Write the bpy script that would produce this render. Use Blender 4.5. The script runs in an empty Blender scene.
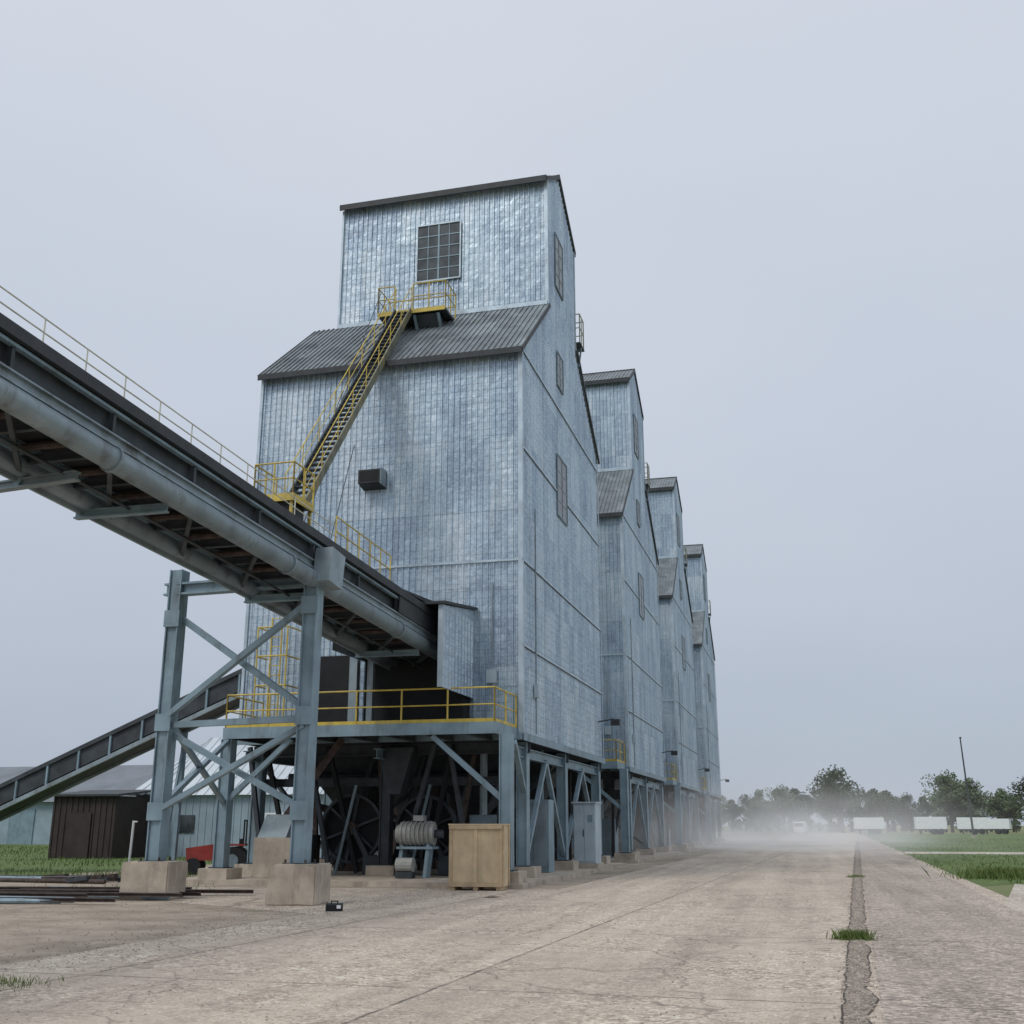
import bpy, math, random
from mathutils import Vector, Matrix, noise as mnoise
random.seed(7)
sc=bpy.context.scene
R=math.radians
# ---------------------------------------------------------------- helpers
class MB:
    def __init__(s): s.v=[];s.f=[];s.m=[];s.mats=[]
    def mi(s,m):
        if m not in s.mats: s.mats.append(m)
        return s.mats.index(m)
    def add(s,vs,fs,m):
        o=len(s.v); s.v+= [tuple(v) for v in vs]; k=s.mi(m)
        for f in fs: s.f.append(tuple(i+o for i in f)); s.m.append(k)
    def box(s,x0,x1,y0,y1,z0,z1,m):
        vs=[(x0,y0,z0),(x1,y0,z0),(x1,y1,z0),(x0,y1,z0),(x0,y0,z1),(x1,y0,z1),(x1,y1,z1),(x0,y1,z1)]
        s.add(vs,[(0,3,2,1),(4,5,6,7),(0,1,5,4),(1,2,6,5),(2,3,7,6),(3,0,4,7)],m)
    def beam(s,p,q,w,h,m,up=(0,0,1)):
        p=Vector(p);q=Vector(q);d=(q-p).normalized();u=Vector(up)
        if abs(d.dot(u))>.98: u=Vector((0,1,0))
        r=d.cross(u).normalized();u=r.cross(d).normalized()
        a=r*w/2;b=u*h/2
        vs=[p-a-b,p+a-b,p+a+b,p-a+b,q-a-b,q+a-b,q+a+b,q-a+b]
        s.add(vs,[(0,3,2,1),(4,5,6,7),(0,1,5,4),(1,2,6,5),(2,3,7,6),(3,0,4,7)],m)
    def hbeam(s,p,q,w,h,m,up=(0,0,1),t=.03):
        p=Vector(p);q=Vector(q);d=(q-p).normalized();u=Vector(up)
        if abs(d.dot(u))>.98: u=Vector((0,1,0))
        r=d.cross(u).normalized();u=r.cross(d).normalized()
        for k in(-1,1):
            o=u*k*(h/2-t/2); s.beam(p+o,q+o,w,t,m,up=u)
        s.beam(p,q,t,h-2*t,m,up=u)
    def cyl(s,p,q,r,m,n=8,r2=None,cap=True):
        p=Vector(p);q=Vector(q);d=(q-p).normalized()
        u=Vector((0,0,1)) if abs(d.z)<.95 else Vector((1,0,0))
        a=d.cross(u).normalized();b=a.cross(d); r2=r if r2 is None else r2
        vs=[];fs=[]
        for i in range(n):
            t=2*math.pi*i/n; vs.append(p+(a*math.cos(t)+b*math.sin(t))*r)
        for i in range(n):
            t=2*math.pi*i/n; vs.append(q+(a*math.cos(t)+b*math.sin(t))*r2)
        for i in range(n): fs.append((i,i+n,(i+1)%n+n,(i+1)%n))
        if cap: fs.append(tuple(range(n)));fs.append(tuple(range(2*n-1,n-1,-1)))
        s.add(vs,fs,m)
    def prism(s,poly,x0,x1,m,skip=()):
        n=len(poly)
        vs=[(x0,y,z) for y,z in poly]+[(x1,y,z) for y,z in poly]
        fs=[tuple(range(n)),tuple(range(2*n-1,n-1,-1))]
        for i in range(n):
            if i in skip: continue
            fs.append((i,i+n,(i+1)%n+n,(i+1)%n))
        s.add(vs,fs,m)
    def obj(s,name,parent=None,loc=(0,0,0),smooth=False,bevel=0):
        me=bpy.data.meshes.new(name); me.from_pydata(s.v,[],s.f)
        for m in s.mats: me.materials.append(m)
        me.polygons.foreach_set("material_index",s.m); me.update()
        import bmesh
        bm=bmesh.new();bm.from_mesh(me);bmesh.ops.recalc_face_normals(bm,faces=bm.faces);bm.to_mesh(me);bm.free()
        if smooth:
            for p in me.polygons:p.use_smooth=True
        o=bpy.data.objects.new(name,me);sc.collection.objects.link(o);o.location=loc
        if parent:o.parent=parent
        if bevel:
            b=o.modifiers.new("b","BEVEL");b.width=bevel;b.segments=2;b.limit_method='ANGLE'
        return o
def empty(name,loc=(0,0,0),rot=0):
    e=bpy.data.objects.new(name,None);sc.collection.objects.link(e);e.location=loc;e.rotation_euler=(0,0,rot);return e

# ---------------------------------------------------------------- materials
def nt(name):
    m=bpy.data.materials.new(name);m.use_nodes=True;t=m.node_tree
    return m,t,t.nodes["Principled BSDF"]
def N(t,typ,**k):
    n=t.nodes.new(typ)
    for a,b in k.items():
        if a in('op',): n.operation=b
        else:setattr(n,a,b)
    return n
def noise(t,co,scale,detail=4,rough=.55):
    n=N(t,'ShaderNodeTexNoise');n.inputs['Scale'].default_value=scale;n.inputs['Detail'].default_value=min(detail,6)
    n.inputs['Roughness'].default_value=rough
    if co is not None:t.links.new(co,n.inputs['Vector'])
    return n.outputs['Fac']
def ramp(t,fac,stops):
    r=N(t,'ShaderNodeValToRGB');e=r.color_ramp.elements
    while len(e)<len(stops):e.new(.5)
    for i,(p,c) in enumerate(stops):
        e[i].position=p;e[i].color=(c if len(c)==4 else (*c,1)) if isinstance(c,tuple) else (c,c,c,1)
    t.links.new(fac,r.inputs[0]);return r.outputs[0]
def mapping(t,co,scale=(1,1,1),rot=(0,0,0)):
    m=N(t,'ShaderNodeMapping');m.inputs['Scale'].default_value=scale;m.inputs['Rotation'].default_value=rot
    t.links.new(co,m.inputs['Vector']);return m.outputs[0]
def mix(t,fac,a,b,mode='MIX'):
    n=N(t,'ShaderNodeMix',data_type='RGBA',blend_type=mode)
    for s,v in((0,fac),(6,a),(7,b)):
        if isinstance(v,(int,float)) : n.inputs[s].default_value=v if s==0 else (v,v,v,1)
        elif isinstance(v,tuple): n.inputs[s].default_value=(*v,1)
        else:t.links.new(v,n.inputs[s])
    return n.outputs[2]
def bump(t,bs,h,strength=.3,dist=.02):
    b=N(t,'ShaderNodeBump');b.inputs['Strength'].default_value=strength;b.inputs['Distance'].default_value=dist
    t.links.new(h,b.inputs['Height']);t.links.new(b.outputs[0],bs.inputs['Normal'])
def coord(t): return N(t,'ShaderNodeTexCoord').outputs['Object']
def simple(name,col,rough=.6,metal=0,var=.25,scale=3,bmp=.1,dirt=None):
    m,t,bs=nt(name);co=coord(t)
    f=noise(t,co,scale,5)
    lo=tuple(c*(1-var) for c in col);hi=tuple(min(1,c*(1+var)) for c in col)
    c=ramp(t,f,[(.3,lo),(.7,hi)])
    if dirt:
        f2=noise(t,mapping(t,co,(1,1,.25)),1.7,6,.7)
        c=mix(t,ramp(t,f2,[(.52,0.),(.68,1.)]),c,dirt)
    t.links.new(c,bs.inputs['Base Color']);bs.inputs['Roughness'].default_value=rough;bs.inputs['Metallic'].default_value=metal
    if bmp>.15: bump(t,bs,noise(t,co,scale*8,4),bmp,.01)
    return m
def siding(name,lo,hi,metal=.5,rough=.36):
    m,t,bs=nt(name);co=coord(t)
    sx=N(t,'ShaderNodeSeparateXYZ');t.links.new(co,sx.inputs[0])
    oi=N(t,'ShaderNodeObjectInfo')
    ad=N(t,'ShaderNodeMath',op='ADD');t.links.new(sx.outputs[0],ad.inputs[0]);t.links.new(sx.outputs[1],ad.inputs[1])
    ad2=N(t,'ShaderNodeMath',op='MULTIPLY_ADD');t.links.new(oi.outputs['Random'],ad2.inputs[0]);ad2.inputs[1].default_value=40;t.links.new(ad.outputs[0],ad2.inputs[2])
    cb=N(t,'ShaderNodeCombineXYZ');t.links.new(ad2.outputs[0],cb.inputs[0]);t.links.new(sx.outputs[2],cb.inputs[1])
    uv=cb.outputs[0]
    def brick(w,h,off,seed,ms=.006):
        b=N(t,'ShaderNodeTexBrick');b.offset=off
        b.inputs['Color1'].default_value=(0,0,0,1);b.inputs['Color2'].default_value=(1,1,1,1);b.inputs['Mortar'].default_value=(.5,.5,.5,1)
        b.inputs['Scale'].default_value=1;b.inputs['Mortar Size'].default_value=ms;b.inputs['Brick Width'].default_value=w;b.inputs['Row Height'].default_value=h
        mp=N(t,'ShaderNodeMapping');mp.inputs['Location'].default_value=(seed,seed*.37,0);t.links.new(uv,mp.inputs[0]);t.links.new(mp.outputs[0],b.inputs[0])
        return b
    big=brick(.8,2.45,.0,3.1,.009);small=brick(.4,.23,.5,1.7,.006)
    blot=noise(t,mapping(t,uv,(1,.55,1)),.55,6,.65)
    stre=noise(t,mapping(t,uv,(5,.3,1)),1.2,5,.6)
    c=ramp(t,blot,[(.3,lo),(.7,hi)])
    c=mix(t,.16,c,big.outputs[0],'OVERLAY')
    c=mix(t,.05,c,small.outputs[0],'OVERLAY')
    c=mix(t,.5,c,ramp(t,stre,[(.3,.32),(.7,.68)]),'OVERLAY')
    sp=noise(t,mapping(t,uv,(1,1.6,1)),9,5,.75)
    c=mix(t,.7,c,ramp(t,sp,[(.35,.3),(.65,.7)]),'OVERLAY')
    g=noise(t,mapping(t,uv,(3,.14,1)),1.1,6,.7)
    c=mix(t,ramp(t,g,[(.56,0.),(.74,.5)]),c,(.20,.23,.255))
    g2=noise(t,mapping(t,uv,(1.3,1.3,1)),1.6,6,.8)
    c=mix(t,ramp(t,g2,[(.53,0.),(.66,.5)]),c,(.68,.76,.83))
    c=mix(t,ramp(t,big.outputs['Fac'],[(0,0.),(1,.55)]),c,(.14,.16,.18))
    area=ramp(t,noise(t,mapping(t,uv,(.5,.4,1)),.6,4),[(.42,.06),(.58,.5)])
    hm=N(t,'ShaderNodeMath',op='MULTIPLY');t.links.new(small.outputs['Fac'],hm.inputs[0]);t.links.new(area,hm.inputs[1])
    c=mix(t,hm.outputs[0],c,(.15,.17,.19))
    t.links.new(c,bs.inputs['Base Color']);bs.inputs['Metallic'].default_value=metal
    rr=ramp(t,blot,[(.3,rough-.08),(.7,rough+.12)]);t.links.new(rr,bs.inputs['Roughness'])
    dn=noise(t,mapping(t,uv,(1.6,1.2,1)),1.8,3)
    s2=N(t,'ShaderNodeMath',op='MULTIPLY_ADD');t.links.new(small.outputs['Fac'],s2.inputs[0]);s2.inputs[1].default_value=-.4;t.links.new(dn,s2.inputs[2])
    bump(t,bs,s2.outputs[0],.6,.06)
    return m
M_side=siding("galvanised_siding",(.36,.45,.53),(.54,.64,.73))
M_trim=simple("galvanised_trim",(.46,.55,.62),.45,.4,.2,2)
M_roof=simple("weathered_roof_sheet",(.19,.215,.23),.5,.4,.35,.9,.1,(.31,.345,.36))
M_dark=simple("dark_trim",(.035,.04,.045),.6,.1,.3,3)
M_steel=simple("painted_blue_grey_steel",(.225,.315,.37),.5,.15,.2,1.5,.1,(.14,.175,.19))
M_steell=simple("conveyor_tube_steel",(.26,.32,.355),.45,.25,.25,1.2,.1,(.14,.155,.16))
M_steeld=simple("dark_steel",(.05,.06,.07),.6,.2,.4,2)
M_black=simple("black_rubber_and_dark_openings",(.012,.013,.015),.8,0,.3,3)
M_yel=simple("yellow_paint",(.60,.45,.08),.5,0,.2,3,.1,(.36,.28,.1))
M_rail=simple("pale_rail_paint",(.60,.60,.50),.5,0,.2,3)
M_stair=simple("stair_steel",(.19,.19,.145),.6,.2,.35,3,.1,(.34,.28,.11))
M_wood=simple("plywood_tan",(.60,.47,.30),.8,0,.15,2.5,.1,(.46,.37,.24))
M_woodd=simple("wood_batten",(.50,.38,.24),.8,0,.2,4)
M_cream=simple("grey_machine_paint",(.33,.34,.32),.5,0,.25,3,.1,(.16,.15,.14))
M_white=simple("white_paint",(.82,.84,.85),.5,0,.05,2)
M_whiteroof=simple("white_roof_metal",(.55,.60,.64),.5,.1,.12,1)
M_shedw=simple("pale_blue_shed_wall",(.30,.38,.44),.6,.1,.15,1)
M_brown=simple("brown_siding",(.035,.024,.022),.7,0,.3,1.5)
M_greyroof=simple("grey_warehouse_roof",(.17,.19,.215),.5,.1,.2,.5)
M_cab=simple("cabinet_grey",(.46,.55,.61),.5,.1,.1,2,.05,(.36,.4,.42))
M_red=simple("red_paint",(.28,.03,.02),.5,0,.3,3)
M_rust=simple("rusty_steel",(.075,.055,.047),.8,.1,.5,5)
M_bark=simple("bark",(.08,.07,.06),.9,0,.3,6)
M_block=simple("cast_concrete",(.46,.395,.32),.9,0,.22,2.2,.5,(.27,.23,.19))
def glassm():
    m,t,bs=nt("dusty_window_glass");co=coord(t)
    c=ramp(t,noise(t,co,1.6,5),[(.35,(.025,.03,.035)),(.7,(.10,.12,.135))])
    t.links.new(c,bs.inputs['Base Color']);bs.inputs['Roughness'].default_value=.25;return m
M_glass=glassm()
def leafm(name,a,b,sc_=.6):
    m,t,bs=nt(name);co=coord(t)
    c=ramp(t,noise(t,co,sc_,3),[(.3,a),(.7,b)])
    t.links.new(c,bs.inputs['Base Color']);bs.inputs['Roughness'].default_value=.7;return m
M_leaf=leafm("tree_foliage",(.055,.085,.04),(.12,.16,.075))
M_blade=leafm("grass_blades",(.06,.11,.02),(.15,.20,.05))
def concrete(name,base,rough_agg=0.,joints=True):
    m,t,bs=nt(name);co=coord(t)
    big=noise(t,mapping(t,co,(1,.35,1)),.35,6,.6)
    c=ramp(t,big,[(.25,tuple(v*.70 for v in base)),(.5,base),(.75,tuple(min(1,v*1.2) for v in base))])
    st=noise(t,co,1.9,6,.75)
    c=mix(t,.6,c,ramp(t,st,[(.3,.36),(.7,.66)]),'OVERLAY')
    fi=noise(t,co,38,3,.7)
    c=mix(t,.8,c,ramp(t,fi,[(.3,.28),(.7,.72)]),'OVERLAY')
    tr=noise(t,mapping(t,co,(1.6,.05,1),(0,0,R(2.1))),1,5,.6)
    c=mix(t,.5,c,ramp(t,tr,[(.35,.36),(.65,.66)]),'OVERLAY')
    vo=N(t,'ShaderNodeTexVoronoi');vo.inputs['Scale'].default_value=22;t.links.new(co,vo.inputs['Vector'])
    sep=N(t,'ShaderNodeSeparateColor');t.links.new(vo.outputs['Color'],sep.inputs[0])
    agg=ramp(t,sep.outputs[0],[(0.,.2),(.55,.5),(1.,.88)])
    patch=ramp(t,noise(t,co,.5,5,.65),[(.42,0.15+rough_agg),(.62,.8)])
    c=mix(t,patch,c,mix(t,1.,c,agg,'OVERLAY'))
    sd=noise(t,mapping(t,co,(.6,.3,1)),.7,6,.6)
    c=mix(t,ramp(t,sd,[(.5,0.),(.7,.6)]),c,tuple(min(1,v*1.12) for v in base))
    dk=noise(t,co,.8,6,.7)
    c=mix(t,ramp(t,dk,[(.58,0.),(.72,.5)]),c,tuple(v*.45 for v in base))
    hgt=vo.outputs['Distance']
    if joints:
        sx=N(t,'ShaderNodeSeparateXYZ');t.links.new(co,sx.inputs[0])
        wob=noise(t,co,1.5,5,.7)
        def M(op,a,b):
            n=N(t,'ShaderNodeMath',op=op)
            for i,v in enumerate((a,b)):
                if v is None: continue
                if isinstance(v,(int,float)): n.inputs[i].default_value=v
                else:t.links.new(v,n.inputs[i])
            return n.outputs[0]
        u=M('ADD',M('SUBTRACT',sx.outputs[0],M('MULTIPLY',sx.outputs[1],.037)),M('MULTIPLY',M('SUBTRACT',wob,.5),.10))
        v=M('ADD',sx.outputs[1],M('MULTIPLY',M('SUBTRACT',wob,.5),.12))
        def line(x,per,off,w):
            a=M('ABSOLUTE',M('SUBTRACT',M('FRACT',M('DIVIDE',M('ADD',x,off+per*100),per),None),.5),None)
            return M('LESS_THAN',M('SUBTRACT',.5,a),w/per)
        j=M('MAXIMUM',line(u,4.1,.13,.022),line(v,6.2,1.0,.02))
        br=ramp(t,noise(t,co,2.3,4),[(.35,.3),(.6,.85)])
        c=mix(t,M('MULTIPLY',j,br),c,(.10,.085,.07))
    vc=N(t,'ShaderNodeTexVoronoi',feature='DISTANCE_TO_EDGE');vc.inputs['Scale'].default_value=.28
    wp=N(t,'ShaderNodeTexNoise');wp.inputs['Scale'].default_value=1.3;wp.inputs['Detail'].default_value=5;t.links.new(co,wp.inputs[0])
    va=N(t,'ShaderNodeVectorMath',op='MULTIPLY_ADD');va.inputs[1].default_value=(1.1,1.1,0);t.links.new(wp.outputs['Color'],va.inputs[0]);t.links.new(co,va.inputs[2])
    t.links.new(va.outputs[0],vc.inputs['Vector'])
    c=mix(t,ramp(t,vc.outputs['Distance'],[(0.,.6),(.006,0.)]),c,(.12,.10,.085))
    t.links.new(c,bs.inputs['Base Color']);bs.inputs['Roughness'].default_value=.85
    ad=N(t,'ShaderNodeMath',op='ADD');t.links.new(fi,ad.inputs[0]);t.links.new(hgt,ad.inputs[1])
    bump(t,bs,ad.outputs[0],.7,.018)
    return m
M_conc=concrete("worn_concrete",(.50,.42,.34))
M_agg=concrete("exposed_aggregate",(.40,.335,.28),.4,True)
M_pad=concrete("foundation_concrete",(.50,.44,.37),0,False)
def dirtm():
    m,t,bs=nt("sandy_dirt");co=coord(t)
    c=ramp(t,noise(t,co,.9,6,.7),[(.3,(.23,.185,.14)),(.5,(.37,.305,.24)),(.7,(.49,.41,.325))])
    c=mix(t,ramp(t,noise(t,co,.25,6,.7),[(.56,0.),(.64,.6)]),c,(.13,.15,.06))
    t.links.new(c,bs.inputs['Base Color']);bs.inputs['Roughness'].default_value=.95
    bump(t,bs,noise(t,co,14,5),.6,.03);return m
M_dirt=dirtm()
def grassm():
    m,t,bs=nt("grass_turf");co=coord(t)
    c=ramp(t,noise(t,co,.12,6,.7),[(.3,(.07,.12,.028)),(.55,(.115,.17,.045)),(.75,(.19,.205,.075))])
    c=mix(t,.8,c,ramp(t,noise(t,co,3,6,.7),[(.3,.2),(.7,.75)]),'OVERLAY')
    t.links.new(c,bs.inputs['Base Color']);bs.inputs['Roughness'].default_value=.95
    bump(t,bs,noise(t,co,6,5),.8,.08);return m
M_turf=grassm()
def fieldm():
    m,t,bs=nt("distant_field");co=coord(t)
    c=ramp(t,noise(t,co,.01,6,.6),[(.35,(.10,.14,.05)),(.5,(.19,.20,.08)),(.65,(.34,.31,.17))])
    t.links.new(c,bs.inputs['Base Color']);bs.inputs['Roughness'].default_value=1;return m
M_field=fieldm()
M_gravel=simple("gravel_stone",(.37,.32,.27),.9,0,.45,9)
M_strip=simple("joint_gravel_bed",(.27,.225,.185),.95,0,.6,16,.8)
M_crack=simple("crack_dirt",(.075,.062,.05),.95,0,.5,12)

# ---------------------------------------------------------------- ground sheets
def sheet(name,pts,z,m):
    b=MB();b.add([(x,y,z) for x,y in pts],[tuple(range(len(pts)))],m);return b.obj(name)
sheet("ground",[(-3000,-3000),(3000,-3000),(3000,3000),(-3000,3000)],0,M_field)
sheet("dirt_yard",[(-60,-40),(-7,-40),(-4,160),(-26,160),(-24.6,45),(-24.4,36),(-25,28),(-60,20)],.004,M_dirt)
sheet("concrete_yard",[(-10.2,-30),(3.0,-30),(9,260),(-3,260),(-4.4,100),(-5.9,62),(-6.4,29),(-17.5,27.6),(-17.6,24.4),(-9.2,20)],.008,M_conc)
sheet("road",[(.05,-1),(3.4,-1),(3.7,25),(6.3,132),(10.5,265),(9.6,265)],.012,M_agg)
sheet("footpath",[(3.42,-5),(6.6,-5),(7.4,30),(5.4,35),(3.78,26)],.010,M_pad)
sheet("lawn",[(7.4,30),(90,20),(90,68),(5.2,70),(4.3,46),(3.95,33),(5.4,35)],.006,M_turf)
sheet("lawn",[(5.4,75),(95,74),(130,230),(9,230)],.006,M_turf)
sheet("driveway",[(5.15,70),(90,68),(95,74),(5.4,75)],.007,M_pad)
sheet("meadow",[(-120,30),(-25,28),(-24.4,36),(-24.6,45),(-26,160),(-120,160)],.006,M_turf)
b=MB()
pl=[];pr=[]
for i in range(480):
    y=-1+i*.25; u0=-.24+.06*mnoise.noise(Vector((y*1.3,3,0)))+.03*mnoise.noise(Vector((y*5,3,0)));u1=-.01+.07*mnoise.noise(Vector((y*.9,9,0)))+.05*mnoise.noise(Vector((y*5,19,0)))
    pl.append((.037*y+u0,y,.016));pr.append((.037*y+u1,y,.016))
def off(p,d): return (p[0]+d,p[1],.017)
for i in range(479):
    b.add([pl[i],pr[i],pr[i+1],pl[i+1]],[(0,1,2,3)],M_strip)
    w0=.018+.02*abs(mnoise.noise(Vector((i*.3,0,5))));w1=.018+.02*abs(mnoise.noise(Vector(((i+1)*.3,0,5))))
    b.add([off(pl[i],-w0),off(pl[i],.0),off(pl[i+1],.0),off(pl[i+1],-w1)],[(0,1,2,3)],M_crack)
    b.add([off(pr[i],0),off(pr[i],w0*.8),off(pr[i+1],w1*.8),off(pr[i+1],0)],[(0,1,2,3)],M_crack)
b.obj("expansion_joint")
b=MB()
def stone(x,y,z,r):
    vs=[];q=[random.uniform(.6,1.3) for _ in range(6)]
    for (dx,dy,dz),k in zip([(1,0,0),(0,1,0),(-1,0,0),(0,-1,0),(0,0,.7),(0,0,-.5)],q): vs.append((x+dx*r*k,y+dy*r*k,z+dz*r*k))
    b.add(vs,[(0,1,4),(1,2,4),(2,3,4),(3,0,4),(1,0,5),(2,1,5),(3,2,5),(0,3,5)],M_gravel)
for i in range(7000):
    y=8+72*random.random()**1.6
    x=.037*y-.125+random.gauss(0,.075);stone(x,y,.018,random.uniform(.006,.02))
for i in range(7000):
    y=8+50*random.random()**1.8
    x=random.uniform(.1,3.5)+.03*y if random.random()<.75 else random.uniform(-7,0)
    if mnoise.noise(Vector((x*.8,y*.4,0)))<-.1 and random.random()<.8: continue
    stone(x,y,.012,random.uniform(.005,.016))
for i in range(3500):
    y=random.uniform(11,33);x=random.gauss(-9.2,.7) if random.random()<.5 else random.uniform(-18,-9)
    stone(x,y,.01,random.uniform(.007,.022))
b.obj("gravel")

def blades(name,fn,n,hmin,hmax,w):
    b=MB()
    for i in range(n):
        r=fn()
        if r is None: continue
        x,y=r;h=random.uniform(hmin,hmax);a=random.uniform(0,6.28);l=random.uniform(.2,.7)*h
        dx,dy=math.cos(a),math.sin(a)
        b.add([(x-dy*w,y+dx*w,0),(x+dy*w,y-dx*w,0),(x+dx*l*.4+dy*w*.6,y+dy*l*.4-dx*w*.6,h*.6),(x+dx*l,y+dy*l,h)],[(0,1,2),(0,2,3)],M_blade)
    return b.obj(name)
def left_area():
    x=random.uniform(-75,-24.3);y=random.uniform(30,75)
    if mnoise.noise(Vector((x*.2,y*.2,0)))<-.15:return None
    return x,y
blades("grass",left_area,20000,.06,.2,.02)
def right_area():
    y=31+119*random.random()**1.7
    x=random.uniform(4.2+ (y-40)*.02,6+y*.5)
    if 69<y<76:return None
    if y<37 and x<(7.6 if y<35 else 5.2): return None
    return x,y
blades("grass",right_area,26000,.04,.13,.02)
def tuft(cx,cy,s):
    return lambda:(random.gauss(cx,s*1.2),random.gauss(cy,s))
blades("grass_tuft",tuft(.46,17.6,.10),600,.05,.17,.006)
blades("grass_tuft",tuft(5.6,38.5,.45),900,.12,.4,.015)
blades("grass_tuft",tuft(-8.3,10.5,.22),350,.03,.08,.006)
blades("grass_tuft",tuft(-21,32,1.6),600,.08,.25,.012)
blades("grass_tuft",tuft(-17.5,26,1.0),300,.04,.14,.01)
blades("grass_tuft",tuft(1.25,38,.12),160,.04,.12,.008)

# ---------------------------------------------------------------- grain elevator
XL,XR=-17.3,-8.11;XCL=-16.4
CB=40.9
def rail(b,pts,m,h=.95,r=.028,step=1.5,mid=True,toe=False):
    for p,q in zip(pts[:-1],pts[1:]):
        p=Vector(p);q=Vector(q);L=(q-p).length;n=max(1,round(L/step))
        for i in range(n+1):
            s=p.lerp(q,i/n);b.cyl(s,s+Vector((0,0,h)),r,m,6)
        u=Vector((0,0,h));b.cyl(p+u,q+u,r,m,6)
        if mid:b.cyl(p+u*.52,q+u*.52,r*.85,m,6)
        if toe:b.beam(p+Vector((0,0,.06)),q+Vector((0,0,.06)),.015,.12,m)
def build_shell():
    parts={}
    b=MB()
    body=[(31.9,4.2),(31.9,16.6),(35.9,20.0),(CB,20.4),(45.3,17.2),(45.3,4.2)]
    cup=[(35.9,20.0),(35.9,25.35),(38.0,26.65),(CB,25.0),(CB,20.4)]
    b.prism(body,XL,XR,M_side)
    b.prism(cup,XCL,XR,M_side,skip=(4,))
    RD=.045
    def ribf(x,y,z0,z1):
        vs=[(x-.05,y,z0),(x-.02,y-RD,z0),(x+.02,y-RD,z0),(x+.05,y,z0)]
        vs+=[(a,c,z1) for a,c,_ in vs]
        b.add(vs,[(0,1,5,4),(1,2,6,5),(2,3,7,6),(0,3,2,1),(4,5,6,7)],M_side)
    def ribs(y,x,z0,z1):
        vs=[(x,y-.05,z0),(x+RD,y-.02,z0),(x+RD,y+.02,z0),(x,y+.05,z0)]
        vs+=[(a,c,z1) for a,c,_ in vs]
        b.add(vs,[(0,1,5,4),(1,2,6,5),(2,3,7,6),(0,3,2,1),(4,5,6,7)],M_side)
    x=XL+.12
    while x<XR-.05:
        ribf(x,31.9,4.25,16.5)
        if x>XCL+.05: ribf(x,35.9,20.05,25.2)
        x+=.2
    def top(y):
        if y<35.9: return 16.6+(y-31.9)*.85
        if y<38.0: return 25.35+(y-35.9)*1.3/2.1
        if y<CB: return 26.65-(y-38.0)*1.65/2.9
        return 20.4-(y-CB)*3.2/4.4
    y=32.05
    while y<45.2:
        ribs(y,XR,4.25,top(y)-.1)
        y+=.22
    parts['walls']=b
    b=MB()
    b.box(XL-.01,XR+.08,31.9-.075,31.9-.052,9.45,9.52,M_trim)
    for z in(6.85,9.5,13.2,16.55):
        b.box(XR+.052,XR+.07,31.8,45.33,z-.03,z+.03,M_trim)
        b.box(XR+.0525,XR+.062,32.03,45.3,z-.06,z-.031,M_dark)
    b.box(XR-.07,XR+.08,31.9-.08,31.9-.0525,4.2,16.4,M_trim)
    b.box(XR+.0525,XR+.08,31.86,31.96,4.2,16.4,M_trim)
    b.box(XL-.04,XL+.06,31.9-.08,31.9-.0525,4.2,16.4,M_trim)
    b.box(XR-.05,XR+.07,35.9-.08,35.9-.0525,20.1,25.2,M_trim)
    b.box(XCL-.03,XCL+.05,35.9-.08,35.9-.0525,20.1,25.2,M_trim)
    b.box(XR+.0525,XR+.08,45.25,45.33,4.2,17.1,M_trim)
    b.box(XR+.0525,XR+.08,CB-.08,CB+.03,20.4,24.9,M_trim)
    b.box(XL-.05,XR+.06,31.78,31.82,4.02,4.22,M_steel)
    b.box(XR+.085,XR+.11,31.8,45.4,4.0,4.22,M_steel)
    b.cyl((XR+.1,33.4,4.3),(XR+.1,33.4,11.5),.025,M_steell,6);b.box(XR+.06,XR+.2,33.25,33.55,5.4,5.8,M_cab)
    b.cyl((XR+.08,44.2,5.6),(XR+.7,44.2,5.7),.03,M_steeld,6);b.box(XR+.6,XR+.95,44.05,44.4,5.45,5.68,M_dark)
    b.cyl((-9.0,31.8,5.0),(-9.0,31.8,8.8),.022,M_steell,6);b.box(-9.15,-8.85,31.7,31.84,5.7,6.1,M_cab)
    parts['trim']=b
    b=MB()
    def slab(y0,z0,y1,z1,x0,x1,t=.09,seams=True):
        b.prism([(y0,z0),(y1,z1),(y1,z1+t),(y0,z0+t)],x0,x1,M_roof)
        if seams:
            x=x0+.15
            while x<x1-.05:
                b.beam((x,y0,z0+t+.02),(x,y1,z1+t+.02),.035,.045,M_roof); x+=.2
        for xx in(x0-.02,x1+.02): b.beam((xx,y0,z0+.02),(xx,y1,z1+.02),.04,.15,M_dark)
    slab(31.62,16.40,35.87,20.01,XL-.04,XR+.1)
    slab(45.6,17.0,CB+.04,20.42,XL-.04,XR+.1)
    slab(35.65,25.22,38.0,26.7,XCL-.05,XR+.07)
    slab(CB+.15,24.9,38.0,26.701,XCL-.05,XR+.07)
    b.box(XL-.06,XR+.12,31.57,31.61,16.30,16.50,M_dark)
    b.box(XCL-.07,XR+.09,35.60,35.64,25.12,25.36,M_dark)
    b.box(XCL-.07,XR+.09,CB+.16,CB+.2,24.8,25.02,M_dark)
    b.cyl((XCL-.07,38.0,26.8),(XR+.1,38.0,26.8),.06,M_dark,8)
    b.box(XCL-.02,XR+.03,35.78,35.84,20.05,20.22,M_trim)
    parts['roof']=b
    b=MB()
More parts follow.
